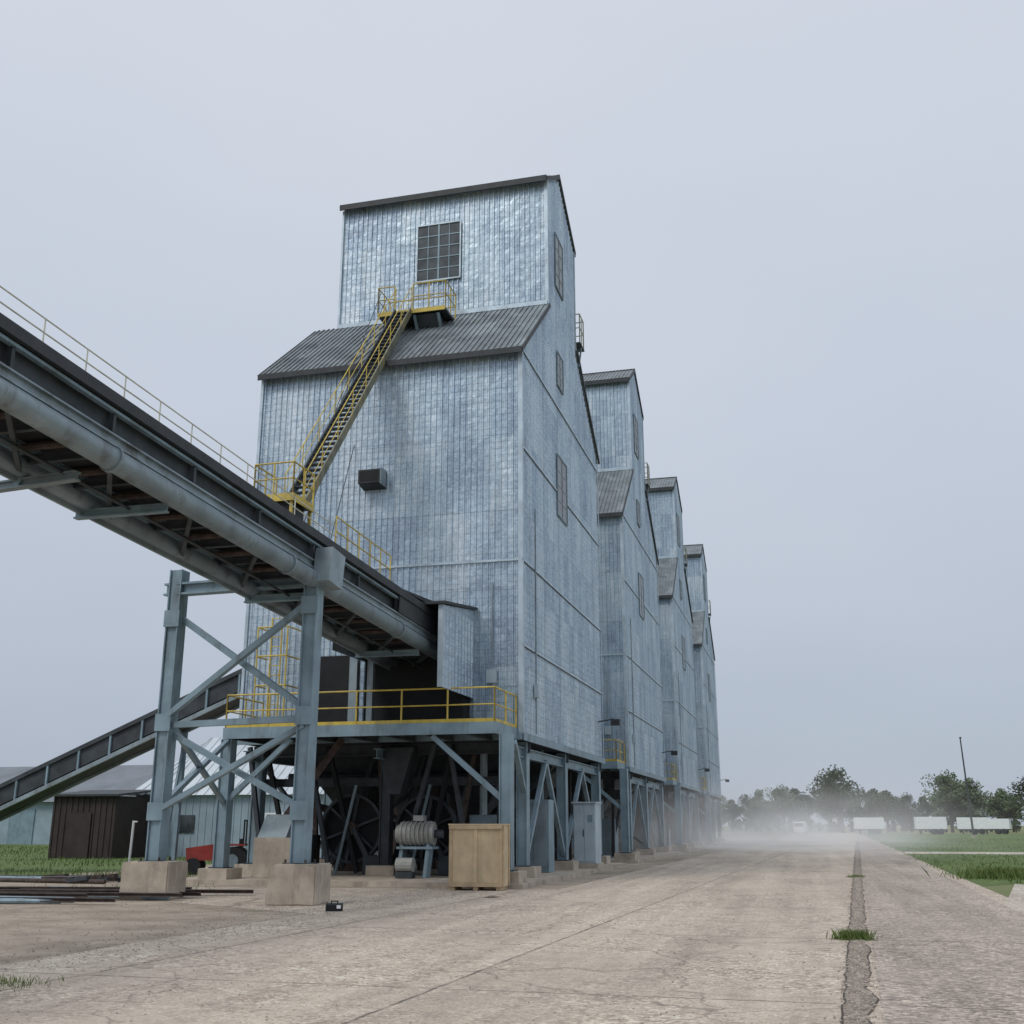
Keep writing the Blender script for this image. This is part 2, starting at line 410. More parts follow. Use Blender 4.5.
    def win_front(x0,x1,z0,z1,y,nx,nz):
        b.box(x0,x1,y-.07,y-.0525,z0,z1,M_glass)
        f=.05
        for(a0,a1,c0,c1)in((x0-f,x1+f,z1,z1+f),(x0-f,x1+f,z0-f,z0),(x0-f,x0,z0,z1),(x1,x1+f,z0,z1)):
            b.box(a0,a1,y-.11,y-.0515,c0,c1,M_trim)
        for i in range(1,nx):
            x=x0+(x1-x0)*i/nx;w=.035 if i*2==nx else .016
            b.box(x-w,x+w,y-.095,y-.071,z0,z1,M_steel)
        for i in range(1,nz):
            z=z0+(z1-z0)*i/nz;b.box(x0,x1,y-.09,y-.0705,z-.02,z+.02,M_steel)
    def win_side(y0,y1,z0,z1,ny,nz):
        x=XR+.027
        b.box(x+.026,x+.05,y0,y1,z0,z1,M_glass);f=.04
        for(a0,a1,c0,c1)in((y0-f,y1+f,z1,z1+f),(y0-f,y1+f,z0-f,z0),(y0-f,y0,z0,z1),(y1,y1+f,z0,z1)):
            b.box(x+.024,x+.07,a0,a1,c0,c1,M_steel)
        for i in range(1,ny):
            y=y0+(y1-y0)*i/ny;b.box(x+.051,x+.065,y-.02,y+.02,z0,z1,M_steell)
        for i in range(1,nz):
            z=z0+(z1-z0)*i/nz;b.box(x+.0505,x+.06,y0,y1,z-.02,z+.02,M_steell)
    win_front(-13.2,-11.5,21.65,24.0,35.9,4,5)
    win_side(37.1,38.4,21.5,23.7,2,4);win_side(37.2,38.2,17.45,18.75,2,3);win_side(37.0,38.6,12.35,14.6,2,4)
    parts['windows']=b
    b=MB()
    b.prism([(31.86,12.75),(31.35,12.65),(31.35,12.2),(31.86,12.1)],-13.4,-12.65,M_dark)
    b.box(-13.35,-12.7,31.34,31.349,12.25,12.6,M_black)
    b.box(-12.649,-12.62,31.36,31.86,12.15,12.7,M_steell)
    parts['vent_hood']=b
    b=MB()
    DR=-8.25
    b.box(-16.5,DR,29.45,31.8,4.22,4.30,M_steeld)
    b.box(-16.5,DR,29.40,29.449,4.02,4.34,M_steel)
    b.box(DR+.001,DR+.05,29.4,31.85,4.02,4.34,M_steel)
    x=-16.2
    while x<DR-.1: b.hbeam((x,29.5,4.1),(x,31.8,4.1),.12,.2,M_steeld);x+=1.2
    parts['deck']=b
    b=MB()
    rail(b,[(-16.45,31.7,4.32),(-16.45,29.45,4.32),(DR,29.45,4.32),(DR,31.8,4.32)],M_yel,.97,.026,1.45,toe=True)
    parts['deck_railing']=b
    b=MB()
    b.box(XR-.5,XR+.25,CB+.05,CB+.95,20.75,20.81,M_steeld)
    rail(b,[(XR-.5,CB+.1,20.8),(XR+.22,CB+.1,20.8),(XR+.22,CB+.9,20.8),(XR-.5,CB+.9,20.8)],M_rail,1.3,.026,.5)
    b.beam((XR+.2,CB+.5,20.75),(XR+.08,CB+.5,19.9),.06,.06,M_steel)
    parts['service_cage']=b
    b=MB()
    zt0,zt1=7.55,7.95
    x0,x1,y0,y1=-12.9,-9.57,28.75,31.85
    b.box(x1-.04,x1,y0,y1,5.25,zt0,M_side);b.box(x0,x0+.04,y0,y1,6.4,zt0,M_side)
    b.prism([(y0-.15,zt0),(y1,zt1),(y1,zt1+.08),(y0-.15,zt0+.08)],x0-.1,x1+.1,M_dark)
    b.add([(x1-.001,y0,zt0-.01),(x1-.001,y1,zt0-.01),(x1-.001,y1,zt1)],[(0,1,2)],M_side)
    y=y0+.1
    while y<y1:
        rv=[(x1,y-.05,5.25),(x1+.045,y-.02,5.25),(x1+.045,y+.02,5.25),(x1,y+.05,5.25)];rv+=[(a,c,zt0) for a,c,_ in rv]
        b.add(rv,[(0,1,5,4),(1,2,6,5),(2,3,7,6)],M_side);y+=.3
    b.box(x1-.12,x1+.03,y0-.04,y0-.001,5.25,zt0,M_trim)
    b.box(x0+.05,x1-.13,31.2,31.84,4.35,zt0-.05,M_black)  # black block painting in the shade inside the hood opening
    b.box(-14.7,-13.5,31.75,31.84,4.35,6.7,M_black)  # flat black panel, the dark of an open doorway put into its colour
    b.box(-14.8,-14.7,31.72,31.84,4.3,6.8,M_trim);b.box(-13.5,-13.4,31.72,31.84,4.3,6.8,M_trim)
    b.beam((-13.1,31.0,4.3),(-13.1,31.0,7.2),.25,.25,M_steell);b.beam((-12.4,30.6,4.3),(-12.4,30.6,6.9),.18,.18,M_steell)
    parts['intake_hood']=b
    b=MB()
    for x in(-16.1,-15.75): b.cyl((x,31.3,4.3),(x,31.3,7.9),.025,M_yel,6)
    z=4.6
    while z<7.9: b.cyl((-16.1,31.3,z),(-15.75,31.3,z),.015,M_yel,5);z+=.3
    for z in(5.7,6.6,7.5):
        pts=[(-16.2,31.3,z),(-16.2,30.6,z),(-15.2,30.6,z),(-15.2,31.5,z)]
        for p,q in zip(pts[:-1],pts[1:]): b.cyl(p,q,.025,M_yel,6)
    for x in(-16.2,-15.2): b.cyl((x,30.6,4.3),(x,30.6,7.5),.025,M_yel,6)
    parts['caged_ladder']=b
    b=MB()
    b.box(XL+.02,XR-.02,32,45.25,4.05,4.195,M_steeld)
    cols=[(-7.95,29.62),(-16.4,29.62)]+[(x,y) for x in(-8.35,-12.7,-17.1) for y in(33.0,38.6,45.05)]
    for x,y in cols:
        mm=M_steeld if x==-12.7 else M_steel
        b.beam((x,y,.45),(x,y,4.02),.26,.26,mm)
        for s in(-1,1): b.beam((x+s*.15,y,.45),(x+s*.15,y,4.02),.035,.36,mm)
        b.box(x-.25,x+.25,y-.25,y+.25,.42,.45,M_steeld)
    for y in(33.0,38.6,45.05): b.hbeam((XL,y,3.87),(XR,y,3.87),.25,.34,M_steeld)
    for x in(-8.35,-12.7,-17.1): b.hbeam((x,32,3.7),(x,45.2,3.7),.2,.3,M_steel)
    def br(p,q,w=.14,m=M_steel): b.beam(p,q,w,w,m)
    br((-8.1,29.62,2.3),(-10.1,29.62,4.0));br((-16.3,29.62,2.3),(-14.4,29.62,4.0))
    for y0,y1 in((33.0,38.6),(38.6,45.05)):
        ym=(y0+y1)/2
        br((-8.3,y0+.1,.6),(-8.3,ym,3.6));br((-8.3,y1-.1,.6),(-8.3,ym,3.6))
        br((-17.1,y0,.6),(-17.1,y1,3.6),.12);br((-17.1,y1,.6),(-17.1,y0,3.6),.12)
    br((-8.1,31.0,3.9),(-8.3,33.0,2.5))
    br((-12.7,38.6,.6),(-8.4,38.6,3.6),.12,M_steeld);br((-12.7,38.6,3.6),(-8.4,38.6,.6),.12,M_steeld)
    br((-12.7,38.6,.6),(-17.0,38.6,3.6),.12,M_steeld);br((-12.7,38.6,3.6),(-17.0,38.6,.6),.12,M_steeld)
    parts['support_frame']=b
    b=MB()
    b.box(-17.7,-7.35,29.0,46.2,.0,.13,M_block)
    for x,y in cols: b.box(x-.45,x+.45,y-.45,y+.45,.131,.42,M_block)
    parts['foundation']=b
    b=MB()
    for cx,cy in((-10.6,35.8),(-14.9,35.8),(-10.6,42),(-14.9,42)):
        t=1.7;bt=.3;z0=1.9;z1=4.04
        vs=[(cx-t,cy-t,z1),(cx+t,cy-t,z1),(cx+t,cy+t,z1),(cx-t,cy+t,z1),(cx-bt,cy-bt,z0),(cx+bt,cy-bt,z0),(cx+bt,cy+bt,z0),(cx-bt,cy+bt,z0)]
        b.add(vs,[(0,1,5,4),(1,2,6,5),(2,3,7,6),(3,0,4,7),(4,5,6,7)],M_steeld)
        b.cyl((cx,cy,1.9),(cx,cy,.5),.22,M_steeld,10)
        b.box(cx-.5,cx+.5,cy-.5,cy+.5,.131,.7,M_rust)
    b.box(-17.0,-9.3,44.6,44.7,.14,4.0,M_brown)  # dark partition added to darken the space under the building
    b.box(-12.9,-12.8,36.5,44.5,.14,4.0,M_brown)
    rr=random.Random(4)
    for i in range(11):
        x=-16.6+i*.75;y=32.6+(i%3)*.35
        b.beam((x,y,.2),(x+rr.uniform(-1.3,1.3),y,4.0),.13,.13,[M_steeld,M_black,M_rust][i%3])
    for i in range(5):
        x=-16.2+i*1.7; b.cyl((x,33.9,.3),(x+.9,34.2,4.0),.09,M_steeld,8)
    b.cyl((-16.8,34.6,3.1),(-8.6,34.6,3.1),.16,M_steeld,10)
    b.cyl((-16.8,33.6,2.5),(-11,33.6,1.2),.12,M_rust,10)
    b.hbeam((-17,33.3,2.9),(-8.5,33.3,2.9),.2,.25,M_steeld)
    b.box(-10.2,-9.1,33.6,34.6,.14,1.9,M_steel);b.cyl((-9.7,33.4,1.9),(-9.7,33.4,3.9),.12,M_steell,8)
    b.box(-15.9,-15.1,32.6,33.5,.14,1.3,M_steeld)
    b.add([(-12.9,32.5,3.9),(-11.7,32.5,3.9),(-12.1,32.5,2.5),(-12.5,32.5,2.5),(-12.9,33.5,3.9),(-11.7,33.5,3.9),(-12.1,33.1,2.5),(-12.5,33.1,2.5)],[(0,1,2,3),(4,5,6,7),(0,3,7,4),(1,2,6,5)],M_steeld)
    parts['hoppers']=b
    b=MB()
    for cx,cy,r in((-13.9,33.2,1.0),(-11.5,33.3,.95)):
        cz=1.5;n=28
        for k in range(n):
            a0=2*math.pi*k/n;a1=2*math.pi*(k+1)/n
            p=(cx+r*math.cos(a0),cy,cz+r*math.sin(a0));q=(cx+r*math.cos(a1),cy,cz+r*math.sin(a1))
            b.beam(p,q,.22,.09,M_steeld,up=(cx-p[0],0,cz-p[2]))
        for k in range(6):
            a0=math.pi*k/3+.35
            b.beam((cx,cy,cz),(cx+r*math.cos(a0),cy,cz+r*math.sin(a0)),.1,.07,M_steeld)
        b.cyl((cx,cy-.2,cz),(cx,cy+.3,cz),.2,M_rust,14)
        b.cyl((cx,cy+.12,cz),(cx,cy+.16,cz),r*.96,M_black,28)
        b.cyl((cx,cy+.5,cz),(cx,cy+1.2,cz),r*.8,M_steeld,24)
        b.beam((cx-.9,cy+.1,.13),(cx-.1,cy+.1,cz),.14,.14,M_steeld);b.beam((cx+.9,cy-.15,.13),(cx+.1,cy-.15,cz),.14,.14,M_steeld)
        b.box(cx+.5,cx+1.1,cy-.3,cy+.4,.14,.7,M_steeld)
        b.cyl((cx-.4,cy-.3,.14),(cx+.2,cy-.3,2.8),.05,M_steel,6)
    parts['drive_wheels']=b
    # grey drive motor drum with end bell on a stand
    b=MB()
    cx,cy,cz=-10.9,31.5,1.35
    b.cyl((cx-.75,cy,cz),(cx+.25,cy+.1,cz),.34,M_cream,20)
    b.cyl((cx-.85,cy,cz),(cx-.751,cy,cz),.26,M_cream,20);b.cyl((cx+.26,cy+.1,cz),(cx+.5,cy+.1,cz),.12,M_steeld,12)
    for k in range(7): b.cyl((cx-.66+k*.13,cy+.01*k,cz),(cx-.63+k*.13,cy+.01*k,cz),.37,M_cream,20)
    b.box(cx-.35,cx-.05,cy-.1,cy+.2,cz+.36,cz+.52,M_cream)
    for s in(-.65,.15): b.beam((cx+s-.1,cy,.14),(cx+s,cy,cz-.3),.1,.4,M_steel)
    b.box(cx-.8,cx+.3,cy-.25,cy+.35,cz-.42,cz-.351,M_steel)
    b.cyl((cx-.7,cy-.4,.5),(cx-.2,cy-.4,.5),.2,M_cream,14);b.box(cx-.7,cx-.2,cy-.55,cy-.25,.14,.31,M_steeld)
    parts['drive_motor']=b
    return parts
shell=build_shell()
meshes={}
first=empty("grain_elevator")
for k,b in shell.items(): meshes[k]=b.obj(k,first).data
for i,of in enumerate((20.2,41.2,62.5)):
    e=empty("grain_elevator",(0,of,0))
    for k,me in meshes.items():
        o=bpy.data.objects.new(k,me);sc.collection.objects.link(o);o.parent=e

# ---------------------------------------------------------------- upper platform + staircase
st=empty("steel_staircase")
b=MB()
PX0,PX1,PY0,PY1,PZ=-14.1,-11.5,34.2,35.4,19.62
b.box(PX0,PX1,PY0,PY1,PZ-.1,PZ,M_steeld)
b.box(PX0,PX1,PY0-.03,PY0-.001,PZ-.12,PZ+.04,M_yel)
for x in(-12.7,-11.8):
    b.beam((x,PY0+.1,PZ-.15),(x,34.9,PZ-.9),.1,.1,M_steel)
    b.add([(x,PY0+.1,PZ-.15),(x,35.2,PZ-.15),(x,35.0,PZ-.8)],[(0,1,2)],M_steeld)
b.add([(-12.65,PY0+.1,PZ-.16),(-11.85,PY0+.1,PZ-.16),(-11.85,34.9,PZ-.85),(-12.65,34.9,PZ-.85)],[(0,1,2,3)],M_steeld)
for x in(PX0+.1,PX1-.1): b.beam((x,PY1-.1,PZ-.05),(x,PY1-.1,PZ-.5),.08,.08,M_steel)
b.obj("upper_landing",st)
b=MB()
rail(b,[(PX1,PY1,PZ),(PX1,PY0,PZ),(-12.75,PY0,PZ)],M_yel,1.05,.022,.7)
rail(b,[(-13.45,PY0,PZ),(PX0,PY0,PZ),(PX0,PY1,PZ)],M_yel,1.05,.022,.6)
for z in(.55,1.05): b.cyl((PX0,PY1-.02,PZ+z),(PX1,PY1-.02,PZ+z),.022,M_yel,6)
b.obj("upper_railing",st)
b=MB()
A=Vector((-13.1,34.18,19.6));B=Vector((-12.75,25.6,9.72))
d=(B-A);hd=Vector((d.x,d.y,0)).normalized();side=Vector((hd.y,-hd.x,0))
W=.29
for s in(-1,1):
    b.beam(A+side*W*s,B+side*W*s,.05,.24,M_stair if s<0 else M_steeld)
    o=Vector((0,0,.95));b.cyl(A+side*W*s+o,B+side*W*s+o,.018,M_yel,6);o=Vector((0,0,.5));b.cyl(A+side*W*s+o,B+side*W*s+o,.012,M_yel,6)
    for i in range(9):
        p=A.lerp(B,i/8)+side*W*s;b.cyl(p,p+Vector((0,0,.95)),.014,M_yel,6)
n=int(abs(d.z)/.22)
for i in range(n):
    p=A.lerp(B,(i+.5)/n);b.beam(p-side*W,p+side*W,.2,.03,M_steeld)
b.obj("stair_flight",st)
b=MB()
LX0,LX1,LY0,LY1,LZ=-13.3,-12.2,24.4,25.6,9.68
b.box(LX0,LX1,LY0,LY1,LZ-.08,LZ,M_steeld);b.box(LX0,LX1,LY0-.04,LY0-.001,LZ-.14,LZ+.06,M_yel);b.box(LX1+.001,LX1+.04,LY0-.04,LY1,LZ-.14,LZ+.06,M_yel)
for x in(LX0+.05,LX1-.05):
    for y in(LY0+.05,LY1-.05): b.beam((x,y,LZ-.08),(x,y,7.4),.07,.07,M_yel if x>-12.5 else M_steel)
b.box(-13.1,-12.35,24.6,25.4,9.0,9.59,M_steeld)
rail(b,[(LX1,LY1,LZ),(LX1,LY0,LZ),(LX0,LY0,LZ),(LX0,LY1,LZ)],M_yel,.9,.022,.6)
b.obj("lower_landing",st)
b=MB()
for p,q in(((-14.05,34.3,20.5),(-13.3,27,10.2)),((-14.05,34.8,19.6),(-13.6,29.5,9.0)),((-13.8,34.3,20.3),(-13.1,26.5,10.2)),((-13.6,31.8,16.0),(-14.9,29.2,8.5))):
    b.cyl(p,q,.014,M_steeld,5)
b.obj("stay_cables",st)

# ---------------------------------------------------------------- overhead belt conveyor
cv=empty("belt_conveyor")
def CP(w,y,z):
    return Vector((-11.6+.0498*y-w, y, 7.12-.073*(y-22.4)+z))
Y0,Y1=-9,30.9
b=MB()
W=1.75
b.cyl(CP(0,Y0,-.2),CP(0,Y1,-.2),.2,M_steell,16);b.cyl(CP(W,Y0,-.2),CP(W,Y1,-.2),.17,M_steell,14)
b.obj("chord_tubes",cv,smooth=True)
b=MB()
b.hbeam(CP(.02,Y0,.12),CP(.02,Y1,.12),.16,.2,M_steell)
b.hbeam(CP(W,Y0,.13),CP(W,Y1,.13),.16,.22,M_steel)
b.beam(CP(.16,Y0,.45),CP(.16,Y1,.45),.05,.5,M_steeld)
b.beam(CP(-.03,Y0,.78),CP(-.03,Y1,.78),.2,.2,M_dark)
b.beam(CP(.0,Y0,.62),CP(.0,Y1,.62),.1,.05,M_steel)
b.beam(CP(W,Y0,.5),CP(W,Y1,.5),.05,.6,M_steeld)
y=Y0;i=0
while y<Y1:
    if i%2==0: b.beam(CP(.04,y,.2),CP(.04,y,.7),.09,.07,M_steeld)
    b.hbeam(CP(-.0,y,-.08),CP(W,y,-.08),.1,.16,M_steeld)
    if i%2==0: b.beam(CP(0,y,-.3),CP(W,y+2.4,-.3),.08,.08,M_steeld)
    if i%5==1: b.hbeam(CP(.1,y+.6,-.42),CP(W+.25,y+.6,-.42),.14,.16,M_steel)
    b.cyl(CP(.2,y+.9,.0),CP(W-.2,y+.9,.0),.07,M_rust,8)
    if i%5==0: b.cyl(CP(0,y,-.2),CP(0,y+.06,-.2),.235,M_steell,16)
    y+=1.2;i+=1
b.beam(CP(W+.12,Y0,-.38),CP(W+.12,Y1,-.38),.06,.1,M_steell)
b.cyl(CP(W*.5,Y0,-.38),CP(W*.5,Y1,-.38),.03,M_steeld,6)
b.obj("side_frames",cv)
b=MB()
b.beam(CP(W/2,Y0,.7),CP(W/2,Y1,.7),W-.3,.03,M_black);b.beam(CP(W/2,Y0,.12),CP(W/2,Y1,.12),W-.5,.03,M_black)
b.beam(CP(.25,Y0,.78),CP(.25,Y1,.78),.3,.03,M_black);b.beam(CP(W-.25,Y0,.78),CP(W-.25,Y1,.78),.3,.03,M_black)
b.obj("belt",cv)
b=MB()
b.beam(CP(W+.5,Y0,.65),CP(W+.5,Y1-1.5,.65),.8,.06,M_steeld)
y=Y0
while y<Y1-1.5:
    b.beam(CP(W+.9,y,.6),CP(W,y,.05),.06,.06,M_steel);y+=2.4
b.obj("walkway",cv)
b=MB()
def railc(b,w,ya,yb,z,m,step,h=1.05,r=.024):
    n=max(1,round((yb-ya)/step))
    for i in range(n+1):
        y=ya+(yb-ya)*i/n;p=CP(w,y,z);b.cyl(p,p+Vector((0,0,h)),r,m,6)
    for k in(.5,1.0): b.cyl(CP(w,ya,z+h*k),CP(w,yb,z+h*k),r,m,6)
railc(b,-.02,Y0,23.2,.88,M_rail,1.0,.46,.013)
railc(b,W+.88,Y0,24,.7,M_rail,1.3,1.05,.02)
railc(b,-.02,23.2,26.4,.88,M_yel,.7,.72,.017)
railc(b,W+.88,25.6,Y1-1.8,.7,M_yel,.9,1.05,.02)
b.obj("walkway_railing",cv)
b=MB()
b.beam(CP(-.28,22.1,.1),CP(-.28,22.75,.05),.42,.8,M_steell)
p=[CP(-.06,26.9,.9),CP(W+.1,26.9,.9),CP(W+.1,Y1,1.1),CP(-.06,Y1,1.1),CP(-.06,Y1,1.35),CP(W+.1,Y1,1.35)]
b.add(p,[(0,1,2,3),(0,3,4),(1,5,2),(0,4,5,1)],M_dark)
b.beam(CP(-.08,26.9,.48),CP(-.08,Y1,.48),.03,.5,M_dark)
b.hbeam(CP(.6,15.0,-.45),CP(W+.75,15.2,-.45),.16,.16,M_steell)
b.beam(CP(W,15.1,-.25),CP(W+.1,15.1,-.5),.1,.1,M_steel)
b.obj("covers",cv)

def trestle(rx,ry,lx,ly,ztop,name):
    e=empty(name);b=MB();Rr=Vector((rx,ry,0));L=Vector((lx,ly,0));k=lambda p,z:Vector((p.x,p.y,z))
    zb=.82
    b.beam(k(Rr,zb),k(Rr,ztop+.1),.28,.26,M_steel)
    for s in(-1,1):
        b.beam(k(Rr,zb)+Vector((s*.15,-.0,0)),k(Rr,ztop+.1)+Vector((s*.15,0,0)),.03,.36,M_steel)
        b.beam(k(L,zb)+Vector((s*.15,-.0,0)),k(L,ztop+.6)+Vector((s*.15,0,0)),.03,.36,M_steel)
    b.beam(k(L,zb),k(L,ztop+.6),.26,.26,M_steel)
    dd=(L-Rr).normalized()*.35
    b.hbeam(k(Rr-dd,ztop),k(L+dd,ztop+.15),.26,.3,M_steel,t=.05)
    b.beam(k(Rr,3.85),k(L,3.85),.14,.14,M_steel)
    off=Vector((0,-.12,0))
    b.beam(k(Rr,ztop-.5)+off,k(L,4.0)+off,.13,.13,M_steel);b.beam(k(L,ztop-.5)-off,k(Rr,4.0)-off,.13,.13,M_steel)
    b.beam(k(Rr,3.7)+off,k(L,1.9)+off,.12,.12,M_steel);b.beam(k(L,3.7)-off,k(Rr,1.9)-off,.12,.12,M_steel)
    for p in(Rr,L):
        b.box(p.x-.28,p.x+.28,p.y-.28,p.y+.28,.8,.83,M_steeld)
        for sx in(-.23,.23):
            for sy in(-.23,.23): b.cyl((p.x+sx,p.y+sy,.83),(p.x+sx,p.y+sy,.9),.025,M_rust,6)
        for z in(1.9,3.9,ztop-.6): b.box(p.x-.2,p.x+.2,p.y-.21,p.y-.185,z-.2,z+.2,M_steel)
    b.beam(k(L,4.0),(-16.4,29.6,2.2),.12,.12,M_steel);b.beam(k(L,2.0),(-16.4,29.6,4.0),.12,.12,M_steel)
    b.obj("frame",e);return e
trestle(-10.54,22.4,-14.46,23.15,6.95,"conveyor_trestle")
e=empty("conveyor_trestle")
b=MB()
for x in(-11.9,-14.0):
    b.hbeam((x,-5,.8),(x,-5,8.5),.36,.36,M_steel,up=(1,0,0),t=.06)
b.hbeam((-11.5,-5,8.4),(-14.4,-5,8.4),.26,.3,M_steel);b.beam((-11.9,-5,1.5),(-14,-5,8),.12,.12,M_steel);b.beam((-14,-5.2,1.5),(-11.9,-5.2,8),.12,.12,M_steel)
b.obj("frame",e)
def cblock(x,y,w,h,rot=0,dep=None):
    dep=dep or w
    me=bpy.data.meshes.new("concrete_block");import bmesh
    bm=bmesh.new();bmesh.ops.create_cube(bm,size=1)
    for v in bm.verts:v.co=Vector((v.co.x*w,v.co.y*dep,(v.co.z+.5)*h))
    bmesh.ops.bevel(bm,geom=bm.edges[:],offset=.03,segments=2,affect='EDGES')
    bmesh.ops.subdivide_edges(bm,edges=bm.edges[:],cuts=5,use_grid_fill=True)
    for v in bm.verts:
        nn=mnoise.noise_vector(v.co*3+Vector((x,y,0)));v.co+=nn*.022
    bm.to_mesh(me);bm.free();me.materials.append(M_block)
    o=bpy.data.objects.new("concrete_block",me);sc.collection.objects.link(o);o.location=(x,y,0);o.rotation_euler=(0,0,rot)
cblock(-10.54,22.4,1.05,.81,R(6));cblock(-14.46,23.15,1.1,.81,R(9));cblock(-11.9,-5,1.2,.81);cblock(-14,-5,1.2,.81)

cv2=empty("belt_conveyor");b=MB()
P0=Vector((-31.5,34.2,.4));P1=Vector((-17.2,34.2,6.3))
for yy in(-.55,.55):
    o=Vector((0,yy,0))
    b.beam(P0+o,P1+o,.09,.14,M_steell);b.beam(P0+o+Vector((0,0,.8)),P1+o+Vector((0,0,.8)),.09,.14,M_steeld)
    n=12
    for i in range(n+1):
        p=P0.lerp(P1,i/n)+o;b.beam(p,p+Vector((0,0,.8)),.07,.07,M_steel)
    b.beam(P0+o*.9+Vector((0,0,.45)),P1+o*.9+Vector((0,0,.45)),.03,.55,M_steeld)
b.beam(P0+Vector((0,0,.7)),P1+Vector((0,0,.7)),.9,.05,M_black)
b.beam(P0+Vector((0,0,.02)),P1+Vector((0,0,.02)),.9,.04,M_steeld)
for x,z in((-20.9,4.7),(-28.6,1.6)):
    b.beam((x-.1,33.7,0),(x,33.75,z),.14,.14,M_steel);b.beam((x-.1,34.7,0),(x,34.65,z),.14,.14,M_steel)
    b.beam((x,33.8,z*.5),(x,34.6,z*.5),.1,.1,M_steel);b.beam((x,33.8,.4),(x,34.6,z*.9),.08,.08,M_steel)
b.box(-32.2,-30.6,33.4,35,.0,.9,M_steel)
b.obj("truss",cv2)

# ---------------------------------------------------------------- sheds
e=empty("white_shed");b=MB()
x0,x1,y0,y1,ze,zr=-34.6,-23.5,53,62,3.1,6.4
b.box(x0,x1,y0,y1,0,ze,M_shedw)
x=x0+.2
while x<x1: b.box(x-.03,x+.03,y0-.03,y0-.001,.1,ze-.05,M_shedw);x+=.4
b.box(x0+7.6,x0+8.7,y0-.06,y0-.031,0,2.2,M_white);b.box(x0+2.5,x0+3.6,y0-.06,y0-.031,1.2,2.1,M_glass)
b.obj("walls",e);b=MB()
o=.35;ym=(y0+y1)/2
vs=[(x0-o,y0-o,ze),(x1+o,y0-o,ze),(x1+o,y1+o,ze),(x0-o,y1+o,ze),(x0+1.6,ym,zr),(x1-.2,ym,zr)]
b.add(vs,[(0,1,5,4),(1,2,5),(2,3,4,5),(3,0,4),(0,3,2,1)],M_whiteroof)
for i in range(22):
    x=x0+.2+i*.5;t0=Vector((x,y0-o,ze+.03));xx=min(max(x,x0+1.6),x1-.2);b.beam(t0,(xx,ym,zr+.03),.04,.03,M_whiteroof)
b.obj("roof",e)
e=empty("brown_shed");b=MB()
b.box(-37.0,-33.4,49.5,52.5,0,3.0,M_brown)
x=-36.9
while x<-33.4: b.box(x-.03,x+.03,49.46,49.499,.05,2.95,M_brown);x+=.33
b.prism([(49.2,2.98),(52.8,3.3),(52.8,3.4),(49.2,3.08)],-37.2,-33.1,M_dark)
b.box(-35.9,-34.7,49.42,49.459,0,2.2,M_brown)
b.obj("walls_and_roof",e)
e=empty("warehouse");b=MB()
b.box(-95,-52,84,98,0,3.6,M_shedw)
b.prism([(83.4,3.5),(91,6.9),(98.6,3.5)],-95.6,-51.5,M_greyroof)
for i in range(8): b.box(-92+i*5,-89.5+i*5,83.9,83.99,0,2.9,M_steel)
b.obj("walls_and_roof",e)

# ---------------------------------------------------------------- yard objects
e=empty("wooden_crate",(-8.35,28.4,0),R(3));b=MB()
w,h,dp=1.4,1.6,.8
b.box(-w/2,w/2,-dp/2,dp/2,.1,h,M_wood)
for x in(-w/2+.05,-.0,w/2-.05): b.box(x-.045,x+.045,-dp/2-.03,-dp/2-.001,.1,h,M_woodd if x else M_wood)
for z in(.15,h-.05): b.box(-w/2,w/2,-dp/2-.055,-dp/2-.031,z-.05,z+.05,M_woodd)
for y in(-dp/2+.06,dp/2-.06): b.box(w/2+.001,w/2+.03,y-.05,y+.05,.1,h,M_woodd)
b.box(-w/2-.02,w/2+.02,-dp/2-.06,dp/2+.02,h+.001,h+.03,M_wood)
for x in(-.6,0,.6): b.box(x-.06,x+.06,-dp/2,dp/2,.012,.099,M_woodd)
b.obj("crate_body",e)
e=empty("electrical_cabinet",(-7.8,39.9,0));b=MB()
b.box(-.5,.42,0,1.2,.131,.3,M_block);b.box(-.45,.35,.05,1.1,.3,2.35,M_cab);b.box(-.5,.4,-.05,1.16,2.351,2.4,M_cab)
b.box(-.42,-.06,.02,.049,.36,2.28,M_cab);b.box(-.04,.32,.02,.049,.36,2.28,M_cab);b.box(-.1,-.07,0,.019,1.2,1.45,M_dark);b.box(.08,.26,.005,.019,1.7,1.95,M_steel)
b.obj("cabinet_body",e)
e=empty("control_cabinet",(-8.75,36.0,0));b=MB()
b.box(-.55,.5,0,.8,.14,2.4,M_steel);b.box(-.5,-.04,-.03,-.001,.3,2.3,M_steell);b.box(0,.45,-.03,-.001,.3,2.3,M_steell);b.box(-.1,-.06,-.06,-.031,1.3,1.5,M_dark)
b.cyl((.2,.4,2.4),(.2,.4,4.0),.05,M_steel,8)
b.obj("cabinet_body",e)
e=empty("grain_chute");b=MB()
b.box(-15.7,-14.5,30.2,31.2,.14,1.25,M_block);b.prism([(30.2,1.251),(31.2,1.251),(31.2,1.9),(30.7,1.9)],-15.6,-14.7,M_steell)
b.beam((-15.2,30.8,1.6),(-13.6,31.4,4.1),.28,.2,M_rust);b.cyl((-14.2,30.4,.2),(-14.2,30.4,1.1),.16,M_steell,12)
b.obj("chute_body",e)
e=empty("utility_tractor",(-19.6,35.0,0),R(20));b=MB()
b.add([(-.9,-.3,.45),(-.9,.3,.45),(.1,.3,.45),(.1,-.3,.45),(-.95,-.26,.85),(-.95,.26,.85),(.1,.3,1.0),(.1,-.3,1.0)],[(0,3,2,1),(4,5,6,7),(0,1,5,4),(1,2,6,5),(2,3,7,6),(3,0,4,7)],M_red)
b.box(.1,1.0,-.28,.28,.4,.62,M_steeld)
